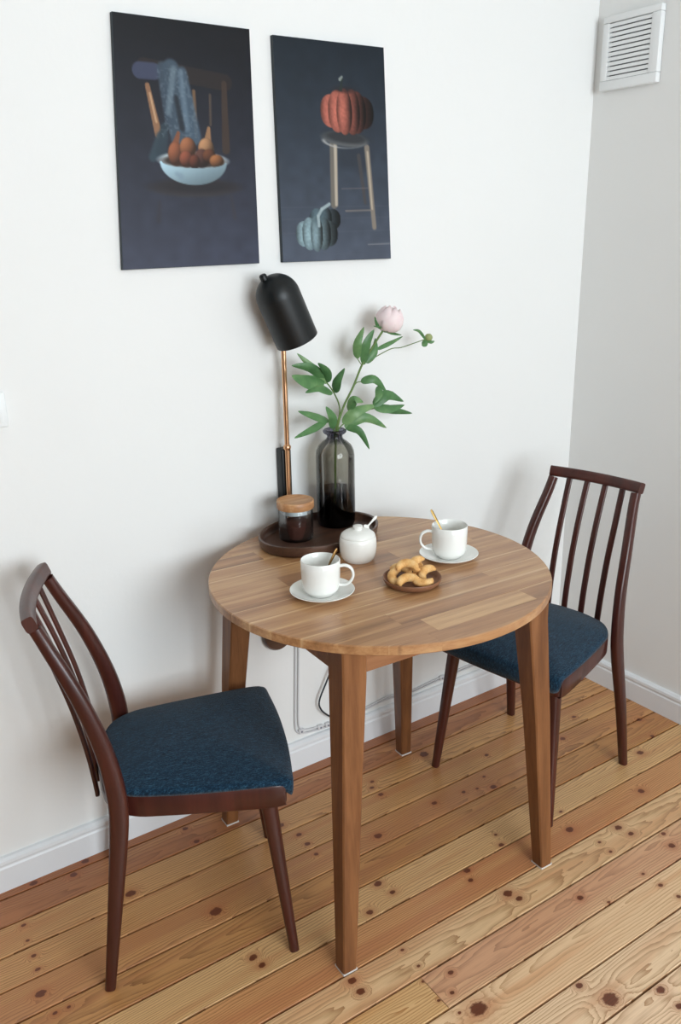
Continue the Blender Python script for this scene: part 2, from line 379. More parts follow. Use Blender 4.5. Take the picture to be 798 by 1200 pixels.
for x0, x1 in ((WX0+.06, (WX0+WX1)/2-.04), ((WX0+WX1)/2+.04, WX1-.06)):
    box('pane', x0, x1, RY0-.064, RY0-.058, WZ0+.06, WZ1-.06, M_clear, win)
def baseboard(name, L, axis):
    prof = [(0, 0), (-.015, 0), (-.015, .062), (-.0125, .066), (-.0125, .07), (-.015, .074), (-.014, .082), (-.008, .088), (0, .089)]
    v, f = [], []; n = len(prof)
    for s in (0, 1):
        for d, z in prof: v.append((-L*s, d, z) if axis == 'x' else (d, -L*s, z))
    for k in range(n-1): f.append((k, k+1, n+k+1, n+k))
    f += [tuple(range(n)), tuple(range(n, 2*n))]
    b = bmesh.new(); vv = [b.verts.new(p) for p in v]
    for q in f: b.faces.new([vv[i] for i in q])
    return struct(bm_obj(name, b, M_base))
baseboard('baseboard_back', -RX0, 'x'); baseboard('baseboard_right', -RY0, 'y')

# ------------------------------------------------------------------ table
table = thing('round_table', 'round butcher block dining table with four tapered legs between the chairs', 'table', (-1.105, -.398, 0), math.radians(-2.4))
TR, TZ = .387, .75
core = lathe('tabletop', [(0, .7285), (TR-.004, .7285), (TR-.002, .7315), (0, .7315)], M_acacia_core, table, 96)
circ = [(TR*math.cos(2*PI*k/120), TR*math.sin(2*PI*k/120)) for k in range(120)]
def clip(poly):
    for k in range(120):
        a, b = circ[k], circ[(k+1) % 120]
        ex, ey = b[0]-a[0], b[1]-a[1]; out = []
        sd = lambda p: ex*(p[1]-a[1])-ey*(p[0]-a[0])
        for i in range(len(poly)):
            p, q = poly[i], poly[(i+1) % len(poly)]; sp_, sq = sd(p), sd(q)
            if sp_ >= 0: out.append(p)
            if (sp_ >= 0) != (sq >= 0):
                t = sp_/(sp_-sq); out.append((p[0]+t*(q[0]-p[0]), p[1]+t*(q[1]-p[1])))
        poly = out
        if len(poly) < 3: return []
    return poly
rw = .0595; ys = -TR; r_ = 0
rnd = random.Random(11)
while ys < TR:
    x = -TR-rnd.uniform(0, .25)
    while x < TR:
        L = rnd.uniform(.22, .52); g = .00012
        poly = clip([(x+g, ys+g), (x+L-g, ys+g), (x+L-g, ys+rw-g), (x+g, ys+rw-g)])
        if len(poly) >= 3 and (max(p[0] for p in poly)-min(p[0] for p in poly)) > .004:
            n = len(poly); top = []
            for px, py in poly:
                rr = math.hypot(px, py); k = (TR-.002)/rr if rr > TR-.0008 else 1.
                top.append((px*k, py*k))
            v = [(a, b, .7315) for a, b in poly]+[(a, b, .748) for a, b in poly]+[(a, b, TZ) for a, b in top]
            f = [tuple(range(2*n, 3*n)), tuple(range(n))[::-1]]
            for s in (0, n):
                for k in range(n): f.append((s+k, s+(k+1) % n, s+n+(k+1) % n, s+n+k))
            o = mesh('stave', v, f, M_acacia, core); o['tone'] = rnd.choice([.1, .3, .42, .5, .5, .6, .65, .75, .9])*.9+rnd.uniform(0, .1)
        x += L
    ys += rw; r_ += 1
for sx in (-1, 1):
    for sy in (-1, 1):
        zt = .7285; w0, w1 = .034, .056; o1, o0 = .272, .303
        v = []
        for z, o_, w in ((.004, o0, w0), (.42, o0-.018, .047), (.66, o1, w1), (zt, o1, w1)):
            a, b = o_, o_-w; c = .003
            ring = [(a-c, a), (b+c, a), (b, a-c), (b, b+c), (b+c, b), (a-c, b), (a, b+c), (a, a-c)]
            v += [(sx*p, sy*q, z) for p, q in ring]
        f = [tuple(range(8)), tuple(range(24, 32))]
        for s in (0, 8, 16):
            for k in range(8): f.append((s+k, s+(k+1) % 8, s+8+(k+1) % 8, s+8+k))
        b = bmesh.new(); vv = [b.verts.new(p) for p in v]
        for q in f: b.faces.new([vv[i] for i in q])
        lg = bm_obj('leg', b, M_acacia_leg, table); lg['tone'] = {(-1,-1): .55, (1,-1): .5, (-1,1): .48, (1,1): .25}[(sx, sy)]
        c0 = o0-w0/2
        box('glide', sx*c0-.0175, sx*c0+.0175, sy*c0-.0175, sy*c0+.0175, 0, .004, M_pad, lg)
# aprons between the legs
for k in range(4):
    b = box_bm(-.218, .218, -.262, -.242, .668, .7285, .0015, 1); bmesh.ops.rotate(b, verts=b.verts[:], cent=(0, 0, 0), matrix=Matrix.Rotation(PI/2*k, 3, 'Z'))
    bm_obj('apron', b, M_acacia_core, table)

# ------------------------------------------------------------------ chairs (front of the chair looks to local +x)
chair = thing('dining_chair', 'dark wood spindle back chair with navy seat, left of the table', 'chair', (-1.575, -.318, 0), math.radians(-21.5), 'navy seat chairs at the round table')
def outline(off=0.):
    half = [(-.183, 0), (-.178, .06), (-.158, .118), (-.115, .153), (-.05, .168), (.05, .183), (.14, .194), (.181, .195), (.197, .184), (.201, .14), (.205, .07), (.206, 0)]
    pts = [(x, -y) for x, y in half]+[(x, y) for x, y in half[-2:0:-1]]
    c = cr([(x, y, 0) for x, y in pts], 5, True)
    n = len(c); out = []
    for i in range(n):
        t = (c[(i+1) % n]-c[i-1]).normalized(); nn = Vector((t.y, -t.x, 0)); out.append(c[i]+nn*off)
    return out
# seat frame ring
oo, ii = outline(.003), outline(-.022); n = len(oo); v = []
def zo(p): return 0.
for loop, zs in ((oo, (.376, .379, .423, .427)), (ii, (.427, .376))):
    for k, z in enumerate(zs):
        for p in loop:
            e = -.003 if loop is oo and k in (0, 3) else 0
            q = p+(Vector((p.x, p.y, 0)).normalized()*e); v.append((q.x-(.01 if q.x > .19 else 0), q.y, z))
f = []
for s in range(6):
    a, b_ = s*n, ((s+1) % 6)*n
    for k in range(n): f.append((a+k, a+(k+1) % n, b_+(k+1) % n, b_+k))
b = bmesh.new(); vv = [b.verts.new(p) for p in v]
for q in f: b.faces.new([vv[i] for i in q])
sharp(bm_obj('seat_frame', b, M_mahogany, chair, True), 40)
# upholstered pad, wrapped down over the front
oo = outline(-.002); c0 = Vector((.02, 0, 0)); v = []; f = []
def crown(t, p):
    return .437+.026*(1-t**2.6)
rings = [0, .2, .4, .6, .75, .86, .93, .97, 1.0]
for t in rings:
    for p in oo:
        q = c0+(p-c0)*t; v.append((q.x, q.y, crown(t, p)))
def front(p): 
    s = max(0., min(1., (p.x-.172)/.03)); return s*s*(3-2*s)
for dz, push in ((.006, .0035), (.0135, .0045), (.5, .004), (1., .001), (1.02, -.006)):
    for p in oo:
        w = front(p); zb = .424-.034*w
        top = .437
        z = top-dz if dz < .1 else (top-.0135)+(zb-(top-.0135))*min(dz, 1.) + (.0 if dz <= 1 else .002)
        nn = Vector((p.x-c0.x, p.y, 0)).normalized(); q = p+nn*(push+.009*w*(dz < 1.01)); v.append((q.x, q.y, z))
R_ = len(rings)+5
for s in range(R_-1):
    for k in range(n): f.append((s*n+k, s*n+(k+1) % n, (s+1)*n+(k+1) % n, (s+1)*n+k))
f.append(tuple((R_-1)*n+k for k in range(n)))
b = bmesh.new(); vv = [b.verts.new(p) for p in v]
for q in f: b.faces.new([vv[i] for i in q])
bmesh.ops.remove_doubles(b, verts=b.verts[:], dist=1e-6)
pad = bm_obj('seat', b, M_fabric, chair, True)
# rear legs running up into the back posts
for s in (-1, 1):
    path = cr([(-.197, .195*s, 0), (-.168, .185*s, .2), (-.146, .172*s, .36), (-.143, .167*s, .44), (-.158, .159*s, .54), (-.192, .149*s, .65), (-.238, .133*s, .755), (-.256, .129*s, .796)], 6)
    sz = []
    for p in path:
        z = p.z; a = np.interp(z, [0, .2, .38, .46, .6, .79], [.0110, .0155, .0195, .0195, .0160, .0122]); bb_ = np.interp(z, [0, .36, .5, .79], [.0115, .0145, .0130, .0125]); sz.append((float(a), float(bb_)))
    sweep('rear_leg', path, sz, M_mahogany, chair, 14, (0, 1, 0), 3.2)
    path = cr([(.192, .190*s, 0), (.172, .174*s, .2), (.150, .156*s, .42)], 6)
    sweep('front_leg', path, [(float(np.interp(p.z, [0, .42], [.0105, .0185])), float(np.interp(p.z, [0, .42], [.0105, .0175]))) for p in path], M_mahogany, chair, 14, (0, 1, 0), 2.8)
# curved top rail
path = [(-.262-.015*(1-(y/.1418)**2), y, .811) for y in np.linspace(-.1418, .1418, 17)]
sweep('top_rail', path, [(.0115, .0155)]*17, M_mahogany, chair, 14, (-.38, 0, 1), 4.5)
# four slats from the rail down behind the seat
for yt in (-.083, -.028, .028, .083):
    xt = -.262-.015*(1-(yt/.1418)**2)
    path = cr([(xt+.002, yt, .80), (-.242, yt*1.0, .70), (-.216, yt*.99, .60), (-.198, yt*.98, .50), (-.190, yt*.97, .43), (-.187, yt*.97, .39)], 5)
    sweep('slat', path, (.0045, .0088), M_mahogany, chair, 10, (0, 1, 0), 3.5)
dup(chair, (-.555, -.390, 0), math.radians(189.8), 'dark wood spindle back chair with navy seat, in the corner right of the table')

# ------------------------------------------------------------------ posters (flat prints on thin boards)
M_board_edge = mat_plain('print_board_edge', (52, 60, 66), .6, .3)
def mat_print():
    t = NT('poster_print'); a = t.new('ShaderNodeAttribute', attribute_name='print')
    t.base(a.outputs['Color'], .5, .25); return t.m
M_print = mat_print()
NU, NV = 150, 234
U, V = np.meshgrid((np.arange(NU)+.5)/NU, (np.arange(NV)+.5)/NV)       # V runs from the top down
AS = .49/.32
rs = np.random.RandomState(3)
def fuzz(k):
    a = rs.rand(NV//k+2, NU//k+2); yi = np.arange(NV)/k; xi = np.arange(NU)/k
    y0 = yi.astype(int); x0 = xi.astype(int); fy = (yi-y0)[:, None]; fx = (xi-x0)[None, :]
    return (a[y0][:, x0]*(1-fy)*(1-fx)+a[y0+1][:, x0]*fy*(1-fx)+a[y0][:, x0+1]*(1-fy)*fx+a[y0+1][:, x0+1]*fy*fx)
class Paint:
    def __init__(s, top, bot): 
        s.c = np.array(top)[None, None]*(1-V[..., None])+np.array(bot)[None, None]*V[..., None]  # paler bottom: part print tone, part glossy sheen painted into the colour
        s.c = s.c*(.93+.14*fuzz(9)[..., None])
    def blend(s, m, col):
        m = np.clip(m, 0, 1)[..., None]; col = np.array(col, float)
        s.c = s.c*(1-m)+(col if col.ndim == 3 else col[None, None])*m
    def ell(s, cx, cy, rx, ry, col, soft=.012, a=1., rot=0.):
        dx, dy = U-cx, (V-cy)*AS; c, si = math.cos(rot), math.sin(rot)
        x, y = dx*c+dy*si, -dx*si+dy*c
        d = np.sqrt((x/rx)**2+(y/(ry*AS))**2); k = soft/min(rx, ry*AS)
        s.blend(np.clip((1-d)/k+.5, 0, 1)*a, col); return d, x/rx, y/(ry*AS)
    def line(s, x0, y0, x1, y1, w, col, a=1., w1=None, soft=.006):
        y0 *= AS; y1 *= AS; px, py = U-x0, V*AS-y0; dx, dy = x1-x0, y1-y0
        t = np.clip((px*dx+py*dy)/(dx*dx+dy*dy), 0, 1); d = np.hypot(px-t*dx, py-t*dy)
        ww = w if w1 is None else w+(w1-w)*t
        s.blend(np.clip((ww-d)/soft+.5, 0, 1)*a, col)
def shade(dx, dy, col, lx=-.5, ly=-.6, amb=.25):
    z = np.sqrt(np.clip(1-dx*dx-dy*dy, 0, 1)); k = np.clip(dx*lx+dy*ly+z*.6, 0, 1)*(1-amb)+amb
    return np.array(col)[None, None]*k[..., None]
def lin(c): c = np.clip(c, 0, 255)/255; return np.where(c <= .04045, c/12.92, ((c+.055)/1.055)**2.4)

pa = Paint((10, 11, 17), (62, 66, 82))
pa.line(.2, .19, .79, .225, .052, (38, 32, 31), .9)
pa.line(.78, .23, .775, .50, .02, (62, 48, 40), .9, .03)
pa.line(.55, .27, .555, .45, .012, (120, 92, 66), .85); pa.line(.67, .28, .665, .40, .009, (84, 70, 60), .8)
pa.line(.22, .26, .285, .45, .016, (142, 104, 76), .95, .026); pa.line(.235, .29, .272, .40, .007, (196, 160, 124), .8)
pa.line(.17, .205, .27, .205, .05, (62, 68, 92), .9)
for x0, y0, x1, y1, w, w1, c in ((.39, .19, .42, .46, .06, .05, (66, 82, 96)), (.33, .19, .37, .40, .04, .035, (58, 72, 86)), (.47, .20, .53, .45, .035, .06, (70, 88, 104)), (.41, .19, .36, .36, .02, .02, (96, 112, 124)), (.46, .20, .49, .42, .015, .02, (92, 110, 126)), (.30, .46, .24, .54, .035, .03, (50, 66, 76)), (.33, .42, .30, .52, .03, .04, (44, 58, 68))):
    pa.line(x0, y0, x1, y1, w, c, .9, w1, .02)
m = np.clip((fuzz(2)-.5)*1.6, 0, 1)*(np.abs(U-.41-.12*(V-.2))<.13)*(V > .19)*(V < .46)*(pa.c[..., 2] > 60); pa.blend(m*.45, (128, 142, 152))
pa.line(.42, .30, .455, .42, .016, (28, 34, 42), .85, .02, .02)
pa.ell(.535, .665, .315, .036, (54, 50, 52), .02, .9); pa.ell(.535, .655, .305, .030, (36, 34, 38), .03, .9)
pa.ell(.53, .549, .252, .036, (186, 200, 206), .012)
pa.ell(.53, .552, .228, .027, (58, 48, 44), .012)
for cx, cy, rx, ry, c, st in ((.40, .525, .055, .05, (160, 96, 66), -1), (.49, .50, .06, .045, (166, 106, 72), 0), (.475, .545, .05, .035, (150, 84, 62), 0), (.625, .50, .06, .045, (188, 140, 100), 1), (.59, .54, .055, .04, (96, 62, 54), 0), (.645, .53, .05, .03, (110, 66, 44), 0), (.70, .55, .055, .028, (166, 108, 68), 0), (.535, .555, .04, .03, (110, 60, 44), 0)):
    if st: pa.line(cx+.01*st, cy-.02, cx+.025, cy-.085, .03, tuple(v*.8 for v in c), .95, .012)
    d = np.hypot((U-cx)/rx, (V-cy)/ry); sh = shade((U-cx)/rx, (V-cy)/ry, c, amb=.35); pa.ell(cx, cy, rx, ry, sh, .01)
bx, by = .53, .555
body = (V > by) & (np.hypot((U-bx)/.25, (V-by)/.098) < 1)
col = np.array((150, 176, 188))[None, None]*(1.04-.32*np.clip((U-bx)/.25, -1, 1)[..., None]*.6-.35*np.clip((V-by)/.098, 0, 1)[..., None])
m = np.clip((1-np.hypot((U-bx)/.25, (V-by)/.098))/.04, 0, 1)*np.clip(((V-by)-.026*np.sqrt(np.clip(1-((U-bx)/.232)**2, 0, 1)))/.004+.5, 0, 1)
pa.blend(m, col)
pa.line(.40, .605, .43, .615, .012, (120, 140, 156), .6, .02, .02)
pa.line(.27, .72, .26, .80, .01, (50, 46, 50), .5, .014, .02); pa.line(.80, .70, .82, .79, .01, (58, 52, 56), .5, .014, .02)

pb = Paint((22, 31, 40), (78, 85, 99))
for y in (.745, .80, .865): pb.line(.0, y, 1., y-.01, .003, (98, 102, 112), .22, None, .01)
pb.line(.62, .49, .74, .51, .1, (40, 46, 54), .5, None, .08)
pb.line(.72, .50, .765, .72, .018, (72, 66, 66), .8, .014, .012)
pb.line(.49, .445, .475, .73, .035, (110, 104, 96), .95, .03, .012)
pb.line(.505, .45, .495, .73, .014, (190, 178, 160), .85, .013, .012)
pb.line(.80, .46, .845, .84, .024, (132, 122, 110), .95, .02, .012); pb.line(.805, .48, .83, .75, .008, (188, 174, 154), .8, .008, .01)
pb.line(.55, .655, .80, .65, .004, (110, 104, 104), .6); pb.line(.58, .76, .82, .757, .006, (132, 122, 114), .7)
pb.ell(.60, .425, .215, .034, (86, 88, 90), .012, 1., .06); pb.ell(.61, .417, .2, .026, (44, 46, 50), .02, .9, .06)
m = np.clip(1-np.abs(np.hypot((U-.60)/.2, (V-.43)/.036)-1)/.14, 0, 1)*np.clip((V-.43)/.012+.5, 0, 1)*np.clip((.85-U)/.4, 0, 1); pb.blend(m*.9, (172, 172, 170))
def pumpkin(px, py, rx, ry, col, lobes, dark):
    for off, hw in lobes:
        cx = px+rx*off; hh = ry*math.sqrt(1-(1.15*off)**2); e = np.abs((U-cx)/(rx*hw))**2+np.abs((V-py)/hh)**2.3
        x = (U-cx)/(rx*hw); y = (V-py)/ry
        k = np.clip((1-.75*np.clip(x+.12, -1, 1)**2*1.1)*(.98-.3*np.clip(y, 0, 1)**2-.18*np.clip(-y, 0, 1)), .1, 1)*np.clip(1-dark*np.clip((cx-px)/rx+.25+x*hw, 0, 1), .12, 1)
        pb.blend(np.clip((1-e)/.12, 0, 1), np.array(col)[None, None]*(k*(.92+.16*fuzz(2)))[..., None])
pumpkin(.63, .302, .245, .108, (196, 112, 95), ((.62, .40), (-.62, .40), (.36, .36), (-.38, .36), (.18, .30), (-.12, .30)), .75)
pb.ell(.61, .205, .09, .013, (40, 26, 26), .02, .6)
pb.line(.575, .205, .59, .155, .014, (34, 44, 40), .9, .01); pb.line(.57, .16, .59, .148, .012, (150, 158, 152), .8, .008)
pumpkin(.38, .80, .15, .062, (96, 118, 128), ((.5, .5), (-.4, .5), (.05, .42)), .7)
pumpkin(.31, .868, .185, .088, (146, 172, 180), ((.60, .42), (-.62, .40), (.32, .36), (-.36, .36), (-.02, .30)), .6)
pb.ell(.33, .80, .05, .02, (70, 88, 96), .03, .6)
for a_, b_ in (((.33, .83), (.325, .785)), ((.325, .785), (.36, .752)), ((.36, .752), (.43, .728))): pb.line(*a_, *b_, .012, (158, 174, 178), .9, .012)
pb.line(.78, .925, 1., .923, .005, (150, 148, 148), .5)

def poster(label, quad, painted):
    """quad: (x,z) of the four corners TL, TR, BR, BL on the wall plane"""
    cx = sum(q[0] for q in quad)/4; cz = sum(q[1] for q in quad)/4
    t = thing('poster', label, 'poster', (cx, 0, cz), 0, 'still life prints above the table')
    q = [(x-cx, z-cz) for x, z in quad]
    v = [(x, y, z) for y in (-.0005, -.0115) for x, z in q]
    f = [(0, 1, 2, 3), (7, 6, 5, 4)]+[(k, 4+k, 4+(k+1) % 4, (k+1) % 4) for k in range(4)]
    b = bmesh.new(); vv = [b.verts.new(p) for p in v]
    for ff in f: b.faces.new([vv[i] for i in ff])
    bm_obj('board', b, M_board_edge, t)
    nu, nv = NU, NV
    vs_ = []
    for j in range(nv):
        for i in range(nu):
            u, w = i/(nu-1)*.996+.002, j/(nv-1)*.996+.002
            x = (q[0][0]*(1-u)+q[1][0]*u)*(1-w)+(q[3][0]*(1-u)+q[2][0]*u)*w; z = (q[0][1]*(1-u)+q[1][1]*u)*(1-w)+(q[3][1]*(1-u)+q[2][1]*u)*w
            vs_.append((x, -.0119, z))
    fs = [(j*nu+i, (j+1)*nu+i, (j+1)*nu+i+1, j*nu+i+1) for j in range(nv-1) for i in range(nu-1)]
    o = mesh('print', vs_, fs, M_print, t)
    at = o.data.color_attributes.new('print', 'FLOAT_COLOR', 'POINT')
    c = np.ones((nv*nu, 4), np.float32); c[:, :3] = lin(painted.c).reshape(-1, 3); at.data.foreach_set('color', c.ravel())
poster('dark still life print of a white bowl on an old chair', [(-1.474, 1.912), (-1.162, 1.913), (-1.163, 1.42), (-1.501, 1.416)], pa)
poster('dark still life print of an orange pumpkin on a stool', [(-1.103, 1.908), (-.791, 1.912), (-.768, 1.42), (-1.098, 1.42)], pb)

# ------------------------------------------------------------------ vent grille high on the right wall
vent = thing('vent_grille', 'white louvred ventilation grille high on the right wall', 'vent', (0, -.131, 1.961))
VW, VH = .096, .096
for a in ((-VW-.0, VW, VH-.018, VH), (-VW, VW, -VH, -VH+.026), (-VW, -VW+.03, -VH+.026, VH-.018), (VW-.022, VW, -VH+.026, VH-.018)):
    box('frame', -.020, -.001, a[0], a[1], a[2], a[3], M_white_plastic, vent, .003)
box('duct_shade_panel', -.004, -.001, -VW+.03, VW-.022, -VH+.026, VH-.018, M_grey_slot, vent)  # grey panel stands in for the shade behind the slats
z0_, z1_ = -VH+.026, VH-.018; NS = 12; pt = (z1_-z0_)/NS
for k in range(NS):
    z = z0_+pt*k; b = bmesh.new()
    pr = [(-.047, z+.001), (-.047, z+.0035), (-.024, z+pt*.98), (-.022, z+pt*.80)]
    ring = []
    for y in (-VW+.03, VW-.022): ring.append([b.verts.new((x, y, zz)) for x, zz in ((-.018, z+.0005), (-.018, z+pt*.80), (-.007, z+pt*.97), (-.005, z+pt*.80))])
    for i in range(4): b.faces.new((ring[0][i], ring[0][(i+1) % 4], ring[1][(i+1) % 4], ring[1][i]))
    b.faces.new(ring[0]); b.faces.new(ring[1])
    bm_obj('slat', b, M_white_plastic, vent)

# light switch at the frame's left edge
sw = thing('light_switch', 'white light switch on the wall at the far left', 'switch', (-1.815, 0, 1.146))
box('plate', -.037, .037, -.009, -.0005, -.037, .037, M_white_plastic, sw, .004, 3)
box('rocker', -.024, .024, -.013, -.009, -.026, .026, M_white_plastic, sw, .0015)

# ------------------------------------------------------------------ wall lamp
lamp = thing('wall_lamp', 'black bullet shade lamp on a brass rod fixed to the wall', 'lamp', (-1.1265, 0, .785))
box('bracket', -.007, .0215, -.030, -.0005, .0, .18, M_black, lamp, .004, 3)
tube('rod', [(.005, -.038, .0), (.005, -.038, .2), (.005, -.038, .46)], .0063, M_brass, lamp, 14)
lathe('collar', [(0, .180), (.008, .180), (.0098, .184), (.0098, .189), (.007, .193), (0, .193)], M_brass, lamp, 24, (.005, -.038, 0))
SR, SL = .0528, .168
prof = [(0, SL)]
for k in range(1, 13):
    a = PI/2*(1-k/12); prof.append((SR*math.cos(a), SL-SR*1.02+SR*1.02*math.sin(a)))
prof += [(SR, 0), (SR-.002, 0), (SR-.0025, SL-SR*1.02)]
for k in range(1, 9):
    a = PI/2*k/8; prof.append(((SR-.0025)*math.cos(a), SL-SR*1.02+(SR-.0025)*math.sin(a)))
shade_o = lathe('shade', prof, M_black, lamp, 56)
shade_o.location = (.0225, -.074, .456); shade_o.rotation_euler = (0, math.radians(-24.5), 0)
kn = lathe('knob', [(0, .0), (.009, .0), (.009, .010), (.007, .013), (0, .013)], M_black, shade_o, 20, (-.016, 0, SL-.003))

tag(lathe('wall_plate', [(0, 0), (.042, 0), (.045, .004), (.045, .016), (.041, .021), (0, .021)], M_walnut, None, 40, (-1.158, -.0005, .449)),
    'round dark wooden knob plate on the wall just under the table edge', 'wall plate').rotation_euler = (PI/2, 0, 0)

# ------------------------------------------------------------------ cables along the wall
cab = thing('white_cable', 'white cable clipped down the wall and along the baseboard', 'cable', (-1.1, 0, .1))
L0 = [(-1.098, -.005, .47), (-1.100, -.005, .38), (-1.106, -.005, .25), (-1.110, -.005, .15), (-1.106, -.005, .122), (-1.085, -.005, .108), (-1.04, -.005, .101), (-1.0, -.005, .098), (-.93, -.005, .098), (-.87, -.005, .103), (-.78, -.005, .112), (-.69, -.005, .101), (-.58, -.005, .107), (-.42, -.006, .112), (-.2, -.005, .112), (-.03, -.005, .112)]
for dx, dz in ((0, 0), (.011, .008)):
    tube('cord', cr([(x+dx-cab.location.x, y, z+dz-cab.location.z) for x, y, z in L0], 5), .0026, M_cable_white, cab, 8)
for x, z in ((-1.092, .112), (-1.026, .101), (-1.0, .099), (-.555, .108), (-.522, .109)):
    c = box('clip', x-.009-cab.location.x, x+.009-cab.location.x, -.011, -.0005, z-.002-cab.location.z, z+.014-cab.location.z, M_cable_white, cab, .003)
    lathe('nail', [(0, 0), (.0032, 0), (.0026, .0018), (0, .0022)], M_steel, c, 12, (x-cab.location.x, -.011, z+.006-cab.location.z)).rotation_euler = (PI/2, 0, 0)
tag(tube('black_cord', cr([(-1.112, -.0042, .787), (-1.108, -.0042, .74), (-1.06, -.0045, .62), (-.985, -.012, .47), (-.967, -.018, .36), (-.985, -.018, .30), (-1.005, -.018, .26), (-1.033, -.018, .205), (-1.030, -.018, .175), (-1.006, -.018, .145), (-.958, -.018, .108), (-.94, -.018, .1)], 6), .0026, M_cable_black, None, 8),
    'thin black cord hanging down the wall behind the front table leg', 'cord')

# ------------------------------------------------------------------ tray and what stands on it
tray = tag(lathe('serving_tray', [(0, 0), (.93, 0), (.965, .002), (.985, .008), (1.0, .024), (.998, .0275), (.975, .0285), (.952, .0265), (.945, .021), (.925, .0095), (.90, .0075), (0, .0075)], M_walnut, None, 96, (-1.098, -.142, TZ), .168, .122),
           'oval dark wooden tray with raised rim at the back of the table', 'tray')
tray.rotation_euler = (0, 0, .1)
ZT = TZ+.0077
# jar
jx, jy = -1.152, -.118
jar = thing('glass_jar', 'low clear glass jar with a wooden lid on the tray', 'jar', (jx, jy, ZT))
lathe('body', [(0, 0), (.041, 0), (.0432, .003), (.0435, .008), (.0435, .074), (.042, .078), (.042, .0805), (.0403, .0805), (.0403, .076), (.0415, .072), (.0415, .008), (.039, .005), (0, .005)], M_clear, jar, 56)
lid = lathe('lid', [(0, .080), (.0455, .080), (.0468, .082), (.0468, .098), (.0455, .1), (.040, .1006), (.037, .0985), (0, .0982)], M_lid, jar, 56)
lathe('seal', [(0, .068), (.0392, .068), (.0397, .070), (.0397, .0795), (0, .0795)], mat_plain('clear_silicone', (206, 212, 214), .3, .4), lid, 40)
M_coffee = mat_plain('ground_coffee', (78, 44, 36), .9, .2, var=.35, vscale=260, bump=.6)
pr = [(0, 0), (.039, 0), (.0408, .004), (.0408, .034), (.034, .038), (.02, .041), (0, .0425)]
tag(lathe('ground_coffee', pr, M_coffee, None, 40, (jx, jy, ZT+.0055)), 'dark ground coffee filling the lower half of the lidded jar', 'coffee', kind='stuff')
# vase
vx, vy = -1.012, -.092
VP = [(.036, 0), (.046, .003), (.0495, .012), (.050, .03), (.0500, .185), (.0485, .199), (.042, .213), (.032, .222), (.0225, .229), (.0195, .235), (.0205, .2405), (.0265, .2435), (.0300, .2475), (.0300, .2515), (.0265, .2545)]
inn = [(.0215, .2525), (.0175, .243), (.0168, .235), (.019, .2305), (.029, .2195), (.039, .2105), (.0457, .1975), (.0473, .185), (.0473, .03), (.046, .014), (.036, .008), (0, .008)]
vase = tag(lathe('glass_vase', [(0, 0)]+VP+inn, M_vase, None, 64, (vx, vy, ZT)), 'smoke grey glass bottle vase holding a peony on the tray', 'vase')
tag(lathe('water', [(0, .0085), (.0355, .0085), (.0455, .0142), (.0468, .03), (.0468, .098), (0, .098)], M_water, None, 48, (vx, vy, ZT)), 'water in the lower half of the smoke grey vase', 'water', kind='stuff')

# peony
def mat_leaf():
    t = NT('peony_leaf'); a = t.attr('tone'); co = t.coords(); n = t.noise(co, 40, 3)
    f = t.math('ADD', t.math('MULTIPLY', n, .5), t.math('MULTIPLY', a, .5))
    t.base(t.ramp(f, [(.2, srgb(46, 88, 50)), (.5, srgb(86, 128, 78)), (.8, srgb(138, 166, 112))]), .42, .4)
    return t.m
M_leaf = mat_leaf()
def mat_petal():
    t = NT('peony_petal'); co = t.coords(); n = t.noise(co, 60, 3)
    t.base(t.mix(n, srgb(252, 236, 233), srgb(242, 210, 214)), .6, .3); t.b.inputs['Subsurface Weight'].default_value = .25; t.b.inputs['Subsurface Radius'].default_value = (.004, .003, .003); t.b.inputs['Subsurface Scale'].default_value = .5; return t.m
M_petal = mat_petal()
M_bud = mat_plain('bud_green', (150, 160, 104), .5, .4, var=.2, vscale=80)
peony = thing('peony', 'leafy peony stem with a pale pink bloom and a green bud in the vase', 'flower', (vx, vy, ZT))
B0 = Vector((vx, vy, ZT)); sh = Vector((0, vy+.086, 0))
def pv(p): return Vector(p)+sh-B0
stem = tube('stem', cr([pv(p) for p in ((-1.026, -.084, .772), (-1.0138, -.086, .848), (-1.0119, -.086, .9278), (-1.0047, -.086, 1.0053), (-.9849, -.086, 1.0623), (-.9521, -.086, 1.1132), (-.9245, -.086, 1.1646), (-.8944, -.086, 1.2029), (-.8559, -.086, 1.2473))], 5), .0028, M_green_stem, peony, 8)
for pts, r in (([(-1.0108,-.089,.9727),(-1.0107,-.087,1.0053),(-.9945,-.086,1.0591),(-1.0103,-.086,1.1023),(-1.0327,-.086,1.1327)], .0018), ([(-1.0081,-.083,.9723),(-.9997,-.086,1.0086),(-.9831,-.086,1.0223)], .0017), ([(-1.0108,-.084,.9727),(-1.0151,-.086,1.0134),(-1.0276,-.086,1.0349)], .0016),
               ([(-.8947,-.086,1.1770),(-.8339,-.086,1.1978),(-.7972,-.086,1.1991),(-.7541,-.086,1.2067),(-.7132,-.086,1.2146)], .0012), ([(-.9548,-.086,1.1091),(-.9412,-.086,1.1229),(-.9251,-.086,1.1233)], .0013), ([(-.9749,-.086,1.0301),(-.9315,-.096,1.0489),(-.8846,-.106,1.0543)], .0014), ([(-.9245,-.086,1.1646),(-.9377,-.086,1.1831)], .0012), ([(-.8863,-.086,1.2001),(-.8754,-.086,1.2013)], .0009)):
    tube('stalk', cr([pv(p) for p in pts], 5), r, M_green_stem, peony, 6)
